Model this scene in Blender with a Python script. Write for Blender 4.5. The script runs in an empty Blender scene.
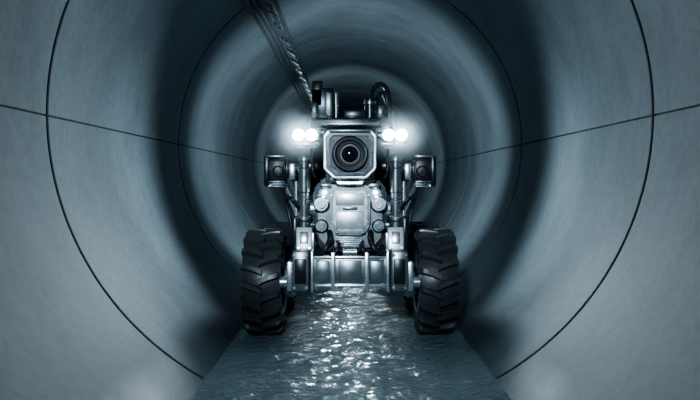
import bpy, bmesh, math, random
from mathutils import Vector, Matrix, Euler, noise
random.seed(3)
R=1.0; AX=0.875           # pipe radius, axis height above the water line
scn=bpy.context.scene
try: scn.view_settings.look='AgX - Medium High Contrast'
except Exception: pass

# ---------------------------------------------------------------- materials
def new_mat(name):
    m=bpy.data.materials.new(name); m.use_nodes=True
    nt=m.node_tree; return m,nt,nt.nodes["Principled BSDF"]
def N(nt,t,**k):
    n=nt.nodes.new(t)
    for a,b in k.items(): setattr(n,a,b)
    return n
def metal(name,col,rough,metallic=1.0,bump=0.0,scale=30,var=0.15):
    m,nt,b=new_mat(name)
    tc=N(nt,'ShaderNodeTexCoord'); no=N(nt,'ShaderNodeTexNoise')
    no.inputs['Scale'].default_value=scale; no.inputs['Detail'].default_value=5
    nt.links.new(tc.outputs['Object'],no.inputs['Vector'])
    cr=N(nt,'ShaderNodeMapRange'); cr.inputs['From Min'].default_value=.3; cr.inputs['From Max'].default_value=.7
    cr.inputs['To Min'].default_value=rough*(1-var); cr.inputs['To Max'].default_value=min(1,rough*(1+var))
    nt.links.new(no.outputs['Fac'],cr.inputs['Value']); nt.links.new(cr.outputs['Result'],b.inputs['Roughness'])
    b.inputs['Base Color'].default_value=(*col,1); b.inputs['Metallic'].default_value=metallic
    if bump>0:
        bp=N(nt,'ShaderNodeBump'); bp.inputs['Strength'].default_value=bump; bp.inputs['Distance'].default_value=.0006
        nt.links.new(no.outputs['Fac'],bp.inputs['Height']); nt.links.new(bp.outputs['Normal'],b.inputs['Normal'])
    return m
def emis(name,col,s):
    m,nt,b=new_mat(name); b.inputs['Base Color'].default_value=(.8,.8,.8,1)
    b.inputs['Emission Color'].default_value=(*col,1); b.inputs['Emission Strength'].default_value=s
    return m
M_DARK=metal('dark_anodised_metal',(.055,.063,.072),.28,.8)
M_BLK=metal('black_plastic',(.014,.016,.019),.35,0)
M_GUN=metal('gunmetal',(.29,.33,.36),.30,.85)
M_STEEL=metal('brushed_steel',(.78,.83,.87),.27,.9)
M_ALU=metal('satin_aluminium',(.86,.91,.94),.36,.65)
M_RUB=metal('tyre_rubber',(.045,.052,.058),.36,0,.4,90)
M_GLASS=metal('lens_glass',(.01,.012,.02),.04,0,0)
M_CAB=metal('cable_sheath',(.15,.17,.185),.4,0)
M_SEAL=metal('joint_sealant',(.02,.024,.028),.7,0)
M_LED=emis('led_white',(.8,.93,1.0),160)
M_LED2=emis('led_small',(.8,.93,1.0),14)
ROB=[M_DARK,M_BLK,M_GUN,M_STEEL,M_ALU,M_RUB,M_GLASS,M_LED,M_LED2]
DARK,BLK,GUN,STEEL,ALU,RUB,GLASS,LED,LED2=range(9)

def concrete():
    m,nt,b=new_mat('pipe_concrete'); L=nt.links
    tc=N(nt,'ShaderNodeTexCoord')
    n1=N(nt,'ShaderNodeTexNoise'); n1.inputs['Scale'].default_value=1.8; n1.inputs['Detail'].default_value=9; n1.inputs['Roughness'].default_value=.62
    mp=N(nt,'ShaderNodeMapping'); mp.inputs['Scale'].default_value=(1,1.2,.7)
    L.new(tc.outputs['Object'],mp.inputs['Vector']); L.new(mp.outputs['Vector'],n1.inputs['Vector'])
    ramp=N(nt,'ShaderNodeValToRGB'); e=ramp.color_ramp.elements
    e[0].position=.33; e[0].color=(.205,.25,.275,1); e[1].position=.68; e[1].color=(.345,.405,.435,1)
    L.new(n1.outputs['Fac'],ramp.inputs['Fac'])
    n2=N(nt,'ShaderNodeTexNoise'); n2.inputs['Scale'].default_value=32; n2.inputs['Detail'].default_value=7
    L.new(tc.outputs['Object'],n2.inputs['Vector'])
    mx=N(nt,'ShaderNodeMixRGB',blend_type='MULTIPLY'); mx.inputs['Fac'].default_value=.3
    r2=N(nt,'ShaderNodeValToRGB'); r2.color_ramp.elements[0].position=.35; r2.color_ramp.elements[0].color=(.6,.6,.6,1); r2.color_ramp.elements[1].position=.6
    L.new(n2.outputs['Fac'],r2.inputs['Fac']); L.new(ramp.outputs['Color'],mx.inputs['Color1']); L.new(r2.outputs['Color'],mx.inputs['Color2'])
    sep=N(nt,'ShaderNodeSeparateXYZ'); L.new(tc.outputs['Object'],sep.inputs['Vector'])
    ad=N(nt,'ShaderNodeMath',operation='MULTIPLY_ADD'); ad.inputs[1].default_value=.12; L.new(n1.outputs['Fac'],ad.inputs[0]); L.new(sep.outputs['Z'],ad.inputs[2])
    wet=N(nt,'ShaderNodeMapRange'); wet.inputs['From Min'].default_value=.07; wet.inputs['From Max'].default_value=.16
    L.new(ad.outputs[0],wet.inputs['Value'])
    wc=N(nt,'ShaderNodeMixRGB'); wc.inputs['Color1'].default_value=(.18,.22,.24,1); L.new(wet.outputs['Result'],wc.inputs['Fac']); L.new(mx.outputs['Color'],wc.inputs['Color2'])
    L.new(wc.outputs['Color'],b.inputs['Base Color'])
    rr=N(nt,'ShaderNodeMapRange'); rr.inputs['To Min'].default_value=.3; rr.inputs['To Max'].default_value=.5
    L.new(wet.outputs['Result'],rr.inputs['Value']); L.new(rr.outputs['Result'],b.inputs['Roughness'])
    bp=N(nt,'ShaderNodeBump'); bp.inputs['Strength'].default_value=.22; bp.inputs['Distance'].default_value=.004
    L.new(n2.outputs['Fac'],bp.inputs['Height']); L.new(bp.outputs['Normal'],b.inputs['Normal'])
    return m
def water():
    m,nt,b=new_mat('shallow_water'); L=nt.links
    tc=N(nt,'ShaderNodeTexCoord'); n=N(nt,'ShaderNodeTexNoise'); n.inputs['Scale'].default_value=19; n.inputs['Detail'].default_value=4; n.inputs['Distortion'].default_value=1.2
    mp=N(nt,'ShaderNodeMapping'); mp.inputs['Scale'].default_value=(1,1.5,1)
    L.new(tc.outputs['Object'],mp.inputs['Vector']); L.new(mp.outputs['Vector'],n.inputs['Vector'])
    bp=N(nt,'ShaderNodeBump'); bp.inputs['Strength'].default_value=1; bp.inputs['Distance'].default_value=.030
    L.new(n.outputs['Fac'],bp.inputs['Height']); L.new(bp.outputs['Normal'],b.inputs['Normal'])
    b.inputs['Base Color'].default_value=(.30,.41,.45,1); b.inputs['Roughness'].default_value=.08; b.inputs['IOR'].default_value=1.45
    return m
M_CON=concrete(); M_WAT=water()

# ---------------------------------------------------------------- part builder
def finish(name,bm,mats,parent=None,ang=35):
    bmesh.ops.recalc_face_normals(bm,faces=bm.faces)
    me=bpy.data.meshes.new(name); bm.to_mesh(me); bm.free()
    for m in mats: me.materials.append(m)
    for p in me.polygons: p.use_smooth=True
    me.set_sharp_from_angle(angle=math.radians(ang))
    o=bpy.data.objects.new(name,me); scn.collection.objects.link(o)
    if parent: o.parent=parent
    return o
class Part:
    def __init__(s): s.bm=bmesh.new()
    def _add(s,b,mat,M):
        for f in b.faces: f.material_index=mat
        bmesh.ops.transform(b,matrix=M,verts=b.verts)
        bmesh.ops.recalc_face_normals(b,faces=b.faces)
        me=bpy.data.meshes.new('t'); b.to_mesh(me); b.free(); s.bm.from_mesh(me); bpy.data.meshes.remove(me)
    def box(s,c,d,mat,bev=.006,rot=(0,0,0),seg=2):
        b=bmesh.new(); bmesh.ops.create_cube(b,size=1)
        bmesh.ops.scale(b,vec=d,verts=b.verts)
        bev=min(bev,min(d)*.45)
        if bev>0: bmesh.ops.bevel(b,geom=b.edges[:],offset=bev,segments=seg,affect='EDGES',profile=.5)
        s._add(b,mat,Matrix.Translation(c)@Euler([math.radians(a) for a in rot]).to_matrix().to_4x4()); return s
    def lathe(s,c,prof,axis,mat,n=40,close=False):
        # prof: list of (r,h) along axis
        b=bmesh.new(); rings=[]
        for r,h in prof:
            if r<1e-6: rings.append([b.verts.new((0,0,h))])
            else: rings.append([b.verts.new((r*math.cos(2*math.pi*i/n),r*math.sin(2*math.pi*i/n),h)) for i in range(n)])
        pr=list(zip(rings,rings[1:]))
        if close: pr.append((rings[-1],rings[0]))
        for A,B in pr:
            for i in range(n):
                j=(i+1)%n
                if len(A)==1 and len(B)==1: continue
                if len(A)==1: b.faces.new((A[0],B[i],B[j]))
                elif len(B)==1: b.faces.new((A[i],A[j],B[0]))
                else: b.faces.new((A[i],A[j],B[j],B[i]))
        q=Vector((0,0,1)).rotation_difference(Vector(axis).normalized())
        s._add(b,mat,Matrix.Translation(c)@q.to_matrix().to_4x4()); return s
    def cyl(s,a,bb,r,mat,bev=.003,n=32):
        a=Vector(a); bb=Vector(bb); L=(bb-a).length; bev=min(bev,r*.4,L*.4)
        return s.lathe(a,[(0,0),(r-bev,0),(r,bev),(r,L-bev),(r-bev,L),(0,L)],bb-a,mat,n)
    def tube(s,pts,r,mat,n=12,sub=8):
        P=[Vector(p) for p in pts]
        if len(P)>2:
            Q=[P[0]+(P[0]-P[1])]+P+[P[-1]+(P[-1]-P[-2])]; out=[]
            for i in range(1,len(Q)-2):
                p0,p1,p2,p3=Q[i-1:i+3]
                for k in range(sub):
                    t=k/sub
                    out.append(.5*((2*p1)+(p2-p0)*t+(2*p0-5*p1+4*p2-p3)*t*t+(3*p1-p0-3*p2+p3)*t**3))
            out.append(P[-1]); P=out
        b=bmesh.new(); rings=[]; up=None
        for i,p in enumerate(P):
            t=(P[min(i+1,len(P)-1)]-P[max(i-1,0)]).normalized()
            if up is None: up=t.orthogonal().normalized()
            up=(up-t*up.dot(t)).normalized(); w=t.cross(up)
            rings.append([b.verts.new(p+up*r*math.cos(2*math.pi*k/n)+w*r*math.sin(2*math.pi*k/n)) for k in range(n)])
        for A,B in zip(rings,rings[1:]):
            for k in range(n): b.faces.new((A[k],A[(k+1)%n],B[(k+1)%n],B[k]))
        b.faces.new(rings[0]); b.faces.new(rings[-1])
        s._add(b,mat,Matrix.Identity(4)); return s
    def prism(s,outl,y0,y1,mat,bev=.004,c=(0,0,0)):
        b=bmesh.new(); A=[b.verts.new((x,y0,z)) for x,z in outl]; B=[b.verts.new((x,y1,z)) for x,z in outl]
        n=len(outl); b.faces.new(A); b.faces.new(B)
        for i in range(n): b.faces.new((A[i],A[(i+1)%n],B[(i+1)%n],B[i]))
        if bev: bmesh.ops.bevel(b,geom=b.edges[:],offset=bev,segments=2,affect='EDGES')
        s._add(b,mat,Matrix.Translation(c)); return s
    def frame(s,outl,inn,y0,y1,mat,c=(0,0,0),bev=.003):
        b=bmesh.new(); n=len(outl)
        V=[[b.verts.new((x,y,z)) for x,z in o] for o,y in ((outl,y0),(outl,y1),(inn,y1),(inn,y0))]
        for k in range(4):
            A,B=V[k],V[(k+1)%4]
            for i in range(n): b.faces.new((A[i],A[(i+1)%n],B[(i+1)%n],B[i]))
        if bev: bmesh.ops.bevel(b,geom=b.edges[:],offset=bev,segments=2,affect='EDGES')
        s._add(b,mat,Matrix.Translation(c)); return s
    def bolt(s,c,axis,r=.008,mat=STEEL):
        c=Vector(c); a=Vector(axis).normalized(); return s.lathe(c,[(0,-.002),(r,-.002),(r,.004),(r*.7,.007),(0,.007)],a,mat,6)
    def done(s,name,parent,mats=ROB): return finish(name,s.bm,mats,parent)

# ---------------------------------------------------------------- tunnel
joints=[2.483+1.9*k for k in range(-3,14)]
gd=.02
st=[(-4.0,0,0)]
for j in joints:
    gw=.014 if j<3 else .024
    st+=[(j-gw/2-.004,0,0),(j-gw/2,.003,1),(j-gw/2+.0005,gd,1),(j+gw/2-.0005,gd,1),(j+gw/2,.003,0),(j+gw/2+.004,0,0)]
st.append((30.0,0,0))
ths=[]
n=200
for i in range(n):
    a=2*math.pi*i/n
    if min(abs(a),abs(a-math.pi),abs(a-2*math.pi))<.008:
        h=.0035
        ths+=[(a-h,0),(a-h+.0008,.007),(a+h-.0008,.007),(a+h,0)]
    else: ths.append((a,0))
bm=bmesh.new(); rows=[]
for y,dr,_ in st:
    rows.append([bm.verts.new(((R+max(dr,dt))*math.cos(a),y,AX+(R+max(dr,dt))*math.sin(a))) for a,dt in ths])
for q,(A,B) in enumerate(zip(rows,rows[1:])):
    k=len(A)
    for i in range(k):
        f=bm.faces.new((A[i],B[i],B[(i+1)%k],A[(i+1)%k]))
        f.material_index=1 if (st[q][2] or (ths[i][1]>0 and ths[(i+1)%k][1]>0)) else 0
tun=finish('wall_concrete_pipe',bm,[M_CON,M_SEAL],None,25)

# water surface filling the pipe invert
bm=bmesh.new(); nx=56; hw=.488; y=-.5; rows=[]
while y<30:
    row=[]
    for i in range(nx+1):
        x=-hw+2*hw*i/nx
        e=min(1,(hw-abs(x))/.06+.15)
        h=noise.noise(Vector((x*7,y*5,0)))*.012+noise.noise(Vector((x*19,y*15,4)))*.007
        row.append(bm.verts.new((x,y,h*e)))
    rows.append(row); y+=.017 if y<6.5 else (.06 if y<12 else .5)
for A,B in zip(rows,rows[1:]):
    for i in range(nx): bm.faces.new((A[i],A[i+1],B[i+1],B[i]))
finish('floor_water',bm,[M_WAT],None,180)

# ---------------------------------------------------------------- cable bundle
cb=bpy.data.objects.new('cable_bundle',None); scn.collection.objects.link(cb)
ca0=math.atan2(.849,-.529)
P=Part()
for k in range(5):
    a=ca0+(k-2)*.038; rr=R-.032; cr=(.013,.010,.014,.010,.012)[k]
    pts=[(rr*math.cos(a)+.003*math.sin(i*1.3+k),-1+i*.5,AX+rr*math.sin(a)+.003*math.cos(i*1.7+k)) for i in range(50)]
    P.tube(pts,cr,0,n=10,sub=2)
P.done('cables',cb,[M_CAB])
P=Part()
rot=math.degrees(math.atan2(-math.cos(ca0),math.sin(ca0)))
yy=-.6
while yy<23:
    ctr=Vector((math.cos(ca0),0,math.sin(ca0)))
    P.box(ctr*(R-.010)+Vector((0,yy,AX)),(.19,.03,.012),0,.002,(0,rot,0))
    P.box(ctr*(R-.048)+Vector((0,yy,AX)),(.18,.016,.004),0,.001,(0,rot,0))
    yy+=.475
P.done('clamps',cb,[M_STEEL])

# ---------------------------------------------------------------- robot
rob=bpy.data.objects.new('pipe_inspection_robot',None); scn.collection.objects.link(rob)
def wheel(name,cx,cy,cz,side):
    Rw=.229; W=.170; P=Part()
    r0=Rw-.030
    prof=[(.125,-W*.40),(.15,-W*.46),(.19,-W*.47),(r0-.008,-W*.43),(r0,-W*.33),(r0+.002,0),(r0,W*.33),(r0-.008,W*.43),(.19,W*.47),(.15,W*.46),(.125,W*.40)]
    P.lathe((0,0,0),prof,(1,0,0),RUB,72)
    nl=18
    for s in(-1,1):
        for i in range(nl):
            a0=2*math.pi*(i+(.5 if s>0 else 0))/nl
            b=bmesh.new(); sec=[]
            K=7
            for k in range(K):
                t=k/(K-1)                      # 0 centre -> 1 shoulder
                x=s*(-.006+t*(W*.5+.004))
                ang=a0-(.15*t**0.8)
                wd=.050-.006*t if t<.9 else .046
                top=Rw if t<.8 else Rw-.010*(t-.8)/.2*1.6
                if k==K-1: top=Rw-.02
                hb=wd/2/Rw*.62; ht=wd/2/Rw*.5
                sec.append([b.verts.new((x,rr*math.cos(ang+q),rr*math.sin(ang+q))) for rr,q in((r0-.014,-hb),(top-.003,-ht),(top,-ht*.8),(top,ht*.8),(top-.003,ht),(r0-.014,hb))])
            x=s*(W*.475); ang=a0-.17
            sec.append([b.verts.new((x,rr*math.cos(ang+q),rr*math.sin(ang+q))) for rr,q in((r0-.05,-.05),(r0-.045,-.05),(r0-.04,-.03),(r0-.04,.03),(r0-.045,.05),(r0-.05,.05))])
            for A,B in zip(sec,sec[1:]):
                for q in range(6): b.faces.new((A[q],A[(q+1)%6],B[(q+1)%6],B[q]))
            b.faces.new(sec[0]); b.faces.new(sec[-1])
            P._add(b,RUB,Matrix.Identity(4))
    for s in(-1,1):
        P.lathe((0,0,0),[(.134,s*W*.44),(.128,s*W*.46),(.12,s*W*.43),(.11,s*W*.30),(.06,s*W*.26),(.055,s*W*.40),(.035,s*W*.42),(0,s*W*.42)],(1,0,0),GUN,48)
        for i in range(6):
            a=i*math.pi/3; P.bolt((s*W*.27,.085*math.cos(a),.085*math.sin(a)),(s,0,0),.009)
        P.lathe((0,0,0),[(.134,s*W*.44),(.139,s*W*.455),(.134,s*W*.47),(.128,s*W*.46)],(1,0,0),STEEL,48)
    o=P.done(name,rob); o.location=(cx,cy,cz); return o
FY,RY=3.25,3.78; WX=.366; WZ=.226
for nm,sx,yy in(('wheel_front_left',-1,FY),('wheel_front_right',1,FY),('wheel_rear_left',-1,RY),('wheel_rear_right',1,RY)):
    w=wheel(nm,sx*WX,yy,WZ,sx); w.rotation_euler=(random.random()*.3,0,0)

# chassis
P=Part()
P.box((0,3.48,.285),(.34,.76,.13),DARK,.015)
for s in(-1,1):
    P.box((s*.205,3.5,.30),(.05,.82,.10),GUN,.008)
    for yy in(FY,RY):
        P.cyl((s*.16,yy,WZ),(s*.30,yy,WZ),.055,GUN,.006)
        P.cyl((s*.24,yy,WZ),(s*.285,yy,WZ),.07,STEEL,.008)
        for i in range(8):
            a=i*math.pi/4; P.bolt((s*.243,yy+.058*math.cos(a),WZ+.058*math.sin(a)),(-s,0,0),.006)
        P.box((s*.225,yy,.30),(.05,.09,.15),DARK,.01)
P.done('chassis',rob)
# front bumper
P=Part()
P.box((0,3.035,.295),(.30,.05,.125),GUN,.006)
P.box((0,3.008,.352),(.285,.012,.012),STEEL,.003)
P.box((0,3.008,.238),(.285,.012,.012),STEEL,.003)
for s in(-1,1):
    P.box((s*.068,3.005,.295),(.018,.022,.155),STEEL,.003)
    P.box((s*.108,3.006,.295),(.052,.008,.085),GUN,.003)
    P.box((s*.152,3.01,.295),(.012,.04,.165),STEEL,.003)
    P.box((s*.198,3.04,.298),(.072,.11,.165),GUN,.012)
    P.box((s*.198,2.985,.298),(.045,.012,.10),DARK,.004)
    P.box((s*.244,3.05,.275),(.022,.09,.12),STEEL,.004)
    for dz in(-.066,.066):
        for dx in(-.024,.024): P.bolt((s*.198+dx,2.985,.298+dz),(0,-1,0),.007)
    for dz in(-.05,.05): P.bolt((s*.085+s*.045,3.006,.295+dz),(0,-1,0),.006)
    P.cyl((s*.255,3.03,.25),(s*.285,3.03,.25),.022,STEEL)
P.box((0,3.006,.295),(.09,.008,.09),GUN,.003)
P.cyl((-.03,3.0,.375),(.03,3.0,.375),.012,STEEL)
P.done('front_bumper',rob)
# raised brackets above bumper
P=Part()
for s in(-1,1):
    P.box((s*.185,3.03,.425),(.066,.02,.095),ALU,.006,(-14,0,0))
    P.box((s*.185,3.022,.43),(.035,.02,.05),STEEL,.004,(-14,0,0))
    for dx in(-.022,.022): P.bolt((s*.185+dx,3.01,.39),(0,-1,.2),.006)
    P.box((s*.185,3.09,.41),(.07,.10,.09),GUN,.008)
    P.box((s*.225,3.12,.44),(.02,.14,.14),DARK,.006)
    P.box((s*.15,3.06,.40),(.012,.08,.1),STEEL,.003)
P.done('shoulder_brackets',rob)
# body
P=Part()
oct_=[(-.155,.42),(-.155,.62),(-.12,.672),(.12,.672),(.155,.62),(.155,.42),(.11,.365),(-.11,.365)]
P.prism(oct_,3.14,3.72,DARK,.01)
P.prism([(x*.86,.52+(z-.52)*.88) for x,z in oct_],3.105,3.15,GUN,.008)
sh=[(-.083,.48),(-.083,.60),(-.07,.635),(.07,.635),(.083,.60),(.083,.48),(.055,.437),(-.055,.437)]
P.prism(sh,3.07,3.11,GUN,.007)
P.prism([(x*.84,.537+(z-.537)*.84) for x,z in sh],3.066,3.075,STEEL,.003)
P.box((0,3.063,.585),(.115,.006,.05),ALU,.003); P.box((0,3.063,.50),(.115,.006,.07),ALU,.003)
P.box((0,3.061,.548),(.06,.006,.012),GUN,.002)
for x,z in((-.073,.60),(.073,.60),(-.073,.49),(.073,.49),(-.052,.45),(.052,.45)): P.bolt((x,3.068,z),(0,-1,0),.006)
for s in(-1,1):
    for z,r in((.565,.034),(.475,.028)):
        P.lathe((s*.118,3.11,z),[(0,.05),(r*.5,.05),(r*.55,.035),(r*.8,.035),(r,.025),(r,-.02),(0,-.02)],(0,-1,0),STEEL if z>.5 else GUN,32)
    P.cyl((s*.14,3.2,.54),(s*.175,3.2,.54),.06,GUN,.006)
    P.cyl((s*.14,3.2,.54),(s*.18,3.2,.54),.035,STEEL,.006)
    P.box((s*.10,3.10,.64),(.045,.03,.02),GUN,.004)
for i in range(5): P.box((0,3.12,.392-.0+i*.0085),(.15,.03,.004),STEEL,.001)
P.done('body_housing',rob)
P=Part()
for s in(-1,1): P.lathe((s*.105,3.085,.612),[(0,.006),(.007,.004),(.009,0),(.009,-.02)],(0,-1,0),LED2,20)
P.box((0,3.045,.652),(.10,.012,.006),LED2,.002)
P.done('marker_leds',rob)
P=Part()
P.cyl((0,3.10,.64),(0,3.10,.70),.06,GUN); P.cyl((0,3.10,.655),(0,3.10,.672),.075,STEEL)
P.box((0,3.08,.665),(.17,.06,.02),GUN,.005)
for s in(-1,1): P.box((s*.09,3.1,.70),(.02,.05,.09),GUN,.005)
P.done('neck',rob)
# camera head
hz=.766
def hexo(w,h,ct,cbm): return [(-w,-h+cbm),(-w,h-ct),(-w+ct,h),(w-ct,h),(w,h-ct),(w,-h+cbm),(w-cbm,-h),(-w+cbm,-h)]
P=Part()
P.prism(hexo(.098,.090,.022,.036),3.0,3.2,DARK,.008,(0,0,hz))
P.frame(hexo(.103,.096,.022,.038),hexo(.096,.089,.019,.035),2.97,3.03,ALU,(0,0,hz),.003)
P.frame(hexo(.095,.088,.018,.034),hexo(.080,.073,.013,.028),2.98,3.01,DARK,(0,0,hz),.002)
P.box((0,3.0,hz+.092),(.17,.07,.012),GUN,.004)
P.prism(hexo(.083,.076,.012,.028),2.993,3.01,BLK,.002,(0,0,hz))
P.lathe((0,3.0,hz),[(.072,0),(.072,.018),(.066,.026),(.060,.026),(.058,.014),(.050,.012),(.049,.02),(.044,.02),(.040,.006),(.030,.002)],(0,-1,0),BLK,64)
P.lathe((0,3.0,hz),[(.0665,.0262),(.064,.028),(.0615,.0262)],(0,-1,0),GUN,64)
P.lathe((0,3.0,hz),[(.0490,.0202),(.047,.0215),(.0445,.0202)],(0,-1,0),GUN,64)
P.lathe((0,3.0,hz),[(0,.018),(.012,.017),(.024,.013),(.034,.006),(.04,.0)],(0,-1,0),GLASS,48)
for x,z in((-.068,.06),(.068,.06),(-.060,-.053),(.060,-.053)): P.bolt((x,2.992,hz+z),(0,-1,0),.005,DARK)
P.done('camera_head',rob)
# headlamps
P=Part(); LX=(-.205,-.153,.153,.205); LZ=.842
for x in LX:
    P.lathe((x,3.0,LZ),[(.0215,.0),(.0215,.02),(.025,.02),(.025,-.03),(.018,-.045),(0,-.045)],(0,-1,0),GUN,32)
for s in(-1,1):
    P.box((s*.165,3.055,LZ),(.11,.02,.02),DARK,.004)
    P.box((s*.175,3.055,LZ-.035),(.085,.03,.03),GUN,.005)
    P.box((s*.175,3.03,LZ-.034),(.10,.06,.008),STEEL,.002)
P.done('headlamp_housings',rob)
P=Part()
for x in LX: P.lathe((x,3.0,LZ),[(0,.018),(.012,.016),(.0213,.008)],(0,-1,0),LED,32)
P.done('headlamp_lenses',rob)
# deck and mast
P=Part()
P.box((0,3.26,.90),(.33,.30,.045),DARK,.008)
P.box((0,3.2,.79),(.22,.14,.2),DARK,.01)
P.box((-.115,3.26,.985),(.095,.14,.14),DARK,.008)
P.box((-.138,3.22,1.03),(.045,.06,.11),DARK,.006)
P.box((-.09,3.19,.985),(.03,.02,.1),GUN,.004)
P.box((-.15,3.18,.95),(.03,.04,.08),DARK,.004)
P.cyl((-.06,3.24,.92),(-.06,3.24,1.04),.008,GUN)
P.box((.02,3.22,.94),(.09,.1,.04),DARK,.006)
P.cyl((.085,3.22,.92),(.085,3.22,1.01),.022,DARK); P.cyl((.085,3.22,.985),(.085,3.22,1.0),.026,GUN)
P.box((.135,3.24,.95),(.04,.08,.07),DARK,.006)
P.box((0,3.11,.895),(.24,.03,.015),GUN,.003)
P.done('sensor_mast',rob)
P=Part()
P.tube([(.09,3.22,.98),(.095,3.2,1.04),(.125,3.19,1.07),(.155,3.18,1.045),(.168,3.16,.97),(.175,3.12,.88),(.185,3.1,.80)],.010,BLK)
P.tube([(.11,3.24,.93),(.112,3.22,1.0),(.135,3.21,1.035),(.155,3.2,1.0),(.16,3.18,.94),(.155,3.14,.86)],.008,DARK)
for s in(-1,1):
    P.tube([(s*.30,3.16,.67),(s*.27,3.12,.60),(s*.235,3.10,.58),(s*.2,3.12,.53),(s*.165,3.14,.50)],.009,BLK)
    P.tube([(s*.29,3.18,.64),(s*.265,3.14,.56),(s*.245,3.12,.48),(s*.23,3.10,.42)],.008,DARK)
    P.tube([(s*.085,3.09,.45),(s*.082,3.03,.42),(s*.10,3.01,.385),(s*.125,3.03,.362),(s*.15,3.06,.37)],.011,BLK)
    P.tube([(s*.05,3.1,.41),(s*.045,3.04,.395),(s*.06,3.03,.365),(s*.06,3.05,.34)],.008,BLK)
    P.tube([(s*.13,3.14,.66),(s*.15,3.08,.69),(s*.155,3.09,.75),(s*.16,3.12,.82)],.007,BLK)
P.done('hoses',rob)
# suspension columns
P=Part()
for s in(-1,1):
    P.lathe((s*.19,3.12,.44),[(0,-.07),(.014,-.07),(.014,0),(.027,.0),(.027,.05),(.022,.055),(.022,.17),(.026,.175),(.026,.27),(.02,.275),(.02,.30),(.03,.303),(.03,.32),(.024,.33),(0,.33)],(0,0,1),GUN,32)
    P.lathe((s*.19,3.12,.44),[(.0275,.06),(.0275,.072),(.0225,.075)],(0,0,1),STEEL,32)
    for i in range(7): P.lathe((s*.19,3.12,.51+i*.013),[(.021,0),(.0255,.003),(.021,.006)],(0,0,1),STEEL,32)
    P.box((s*.165,3.14,.72),(.07,.05,.03),DARK,.006)
    P.box((s*.17,3.14,.47),(.07,.05,.035),DARK,.006)
P.done('suspension_columns',rob)
# side sensor pods
P=Part()
for s in(-1,1):
    x=s*.312
    P.box((x,3.22,.70),(.095,.15,.115),DARK,.012)
    P.box((x-s*.005,3.14,.705),(.07,.02,.085),BLK,.006)
    P.box((x+s*.035,3.16,.70),(.022,.09,.125),DARK,.006)
    P.box((x,3.20,.763),(.08,.11,.012),GUN,.004)
    P.lathe((x-s*.012,3.135,.70),[(.024,0),(.024,.012),(.019,.014),(.017,.004),(0,.006)],(0,-1,0),BLK,28)
    for i in range(4): P.box((x,3.15,.648-i*.0+i*.007-.012),(.08,.05,.003),GUN,.001)
    P.cyl((s*.265,3.2,.715),(s*.17,3.18,.715),.018,GUN)
    P.box((s*.245,3.19,.70),(.03,.05,.07),STEEL,.006)
    P.cyl((s*.275,3.2,.64),(s*.205,3.14,.50),.014,STEEL)
    P.cyl((s*.262,3.2,.665),(s*.215,3.15,.575),.02,GUN)
    P.cyl((s*.225,3.14,.66),(s*.225,3.14,.46),.009,STEEL)
    P.box((s*.215,3.15,.49),(.05,.06,.05),DARK,.008)
P.done('side_sensor_pods',rob)

# ---------------------------------------------------------------- lights
def spot(name,loc,dirv,power,size,blend,rad,col=(.72,.89,1),parent=None):
    l=bpy.data.lights.new(name,'SPOT'); l.energy=power; l.spot_size=math.radians(size); l.spot_blend=blend; l.shadow_soft_size=rad; l.color=col
    o=bpy.data.objects.new(name,l); scn.collection.objects.link(o); o.location=loc
    o.rotation_euler=Vector(dirv).to_track_quat('-Z','Y').to_euler(); o.parent=parent; return o
for s in(-1,1):
    spot('headlamp_beam',(s*.178,2.94,LZ),(.6*s,-1,-.25),5,155,.8,.02,parent=rob)
    spot('side_wall_fill',(s*.33,3.50,.66),(s,-.62,-.05),16,140,.9,.05,parent=rob)  # unseen spots added beside the robot to brighten the pipe walls
spot('crown_fill',(0,3.46,1.02),(0,-.62,1),10,140,.9,.05,parent=rob)  # unseen spot added above the robot to brighten the pipe crown
spot('rear_lamp',(0,4.3,.75),(0,1,.05),78,155,1,.1,parent=rob)
spot('rear_lamp_far',(0,7.6,.9),(0,1,.02),32,165,1,.1)
spot('water_sparkle_fill',(0,6.3,.45),(0,-2.4,-.43),26,15,.8,.06)  # unseen low spot added behind the robot to make the water sparkle
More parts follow.
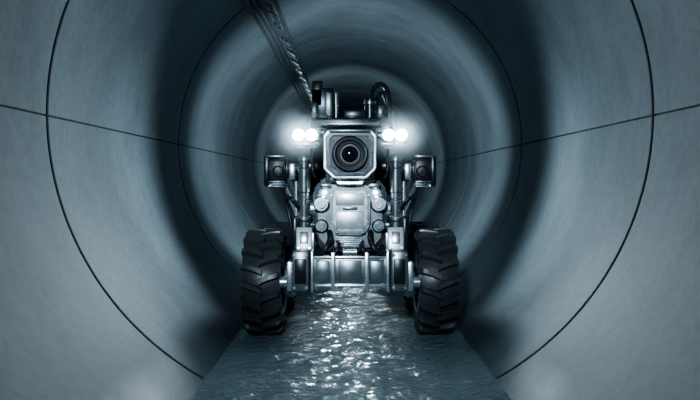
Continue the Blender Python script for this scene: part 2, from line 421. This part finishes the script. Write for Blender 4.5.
spot('robot_front_fill',(-.45,-.9,1.55),(.45,4.0,-1.0),430,19,.8,.12)  # unseen fill added behind the camera to light the robot's front
spot('floor_fill',(0,.3,1.6),(0,2.2,-1.6),24,30,1,.15)  # unseen fill added overhead to brighten the foreground water
w=bpy.data.worlds.new('World'); scn.world=w; w.use_nodes=True
w.node_tree.nodes['Background'].inputs[0].default_value=(.01,.018,.025,1); w.node_tree.nodes['Background'].inputs[1].default_value=.3

# scatter volumes added round the headlamps to imitate lens glow
mm=bpy.data.materials.new('lens_glow_scatter'); mm.use_nodes=True; nt=mm.node_tree; nt.nodes.clear()
tc=N(nt,'ShaderNodeTexCoord'); gr=N(nt,'ShaderNodeTexGradient',gradient_type='SPHERICAL')
mp=N(nt,'ShaderNodeMapping'); mp.inputs['Scale'].default_value=(1/.18,)*3
nt.links.new(tc.outputs['Object'],mp.inputs['Vector']); nt.links.new(mp.outputs['Vector'],gr.inputs['Vector'])
pw=N(nt,'ShaderNodeMath',operation='POWER'); pw.inputs[1].default_value=2.2; nt.links.new(gr.outputs['Fac'],pw.inputs[0])
ml=N(nt,'ShaderNodeMath',operation='MULTIPLY'); ml.inputs[1].default_value=4.5; nt.links.new(pw.outputs[0],ml.inputs[0])
vs=N(nt,'ShaderNodeVolumeScatter'); nt.links.new(ml.outputs[0],vs.inputs['Density']); vs.inputs['Anisotropy'].default_value=.2
vs.inputs['Color'].default_value=(.75,.9,1,1)
ou=N(nt,'ShaderNodeOutputMaterial'); nt.links.new(vs.outputs[0],ou.inputs['Volume'])
for s in(-1,1):
    bm=bmesh.new(); bmesh.ops.create_icosphere(bm,subdivisions=3,radius=.183)
    o=finish('headlamp_glow_volume',bm,[mm],rob,180); o.location=(s*.195,2.95,LZ)

# ---------------------------------------------------------------- camera
c=bpy.data.cameras.new('Camera'); c.lens=38.57; c.sensor_width=36; c.clip_start=.05
co=bpy.data.objects.new('Camera',c); scn.collection.objects.link(co)
co.location=(0,0,.655); co.rotation_euler=(math.radians(90-1.37),0,0); scn.camera=co
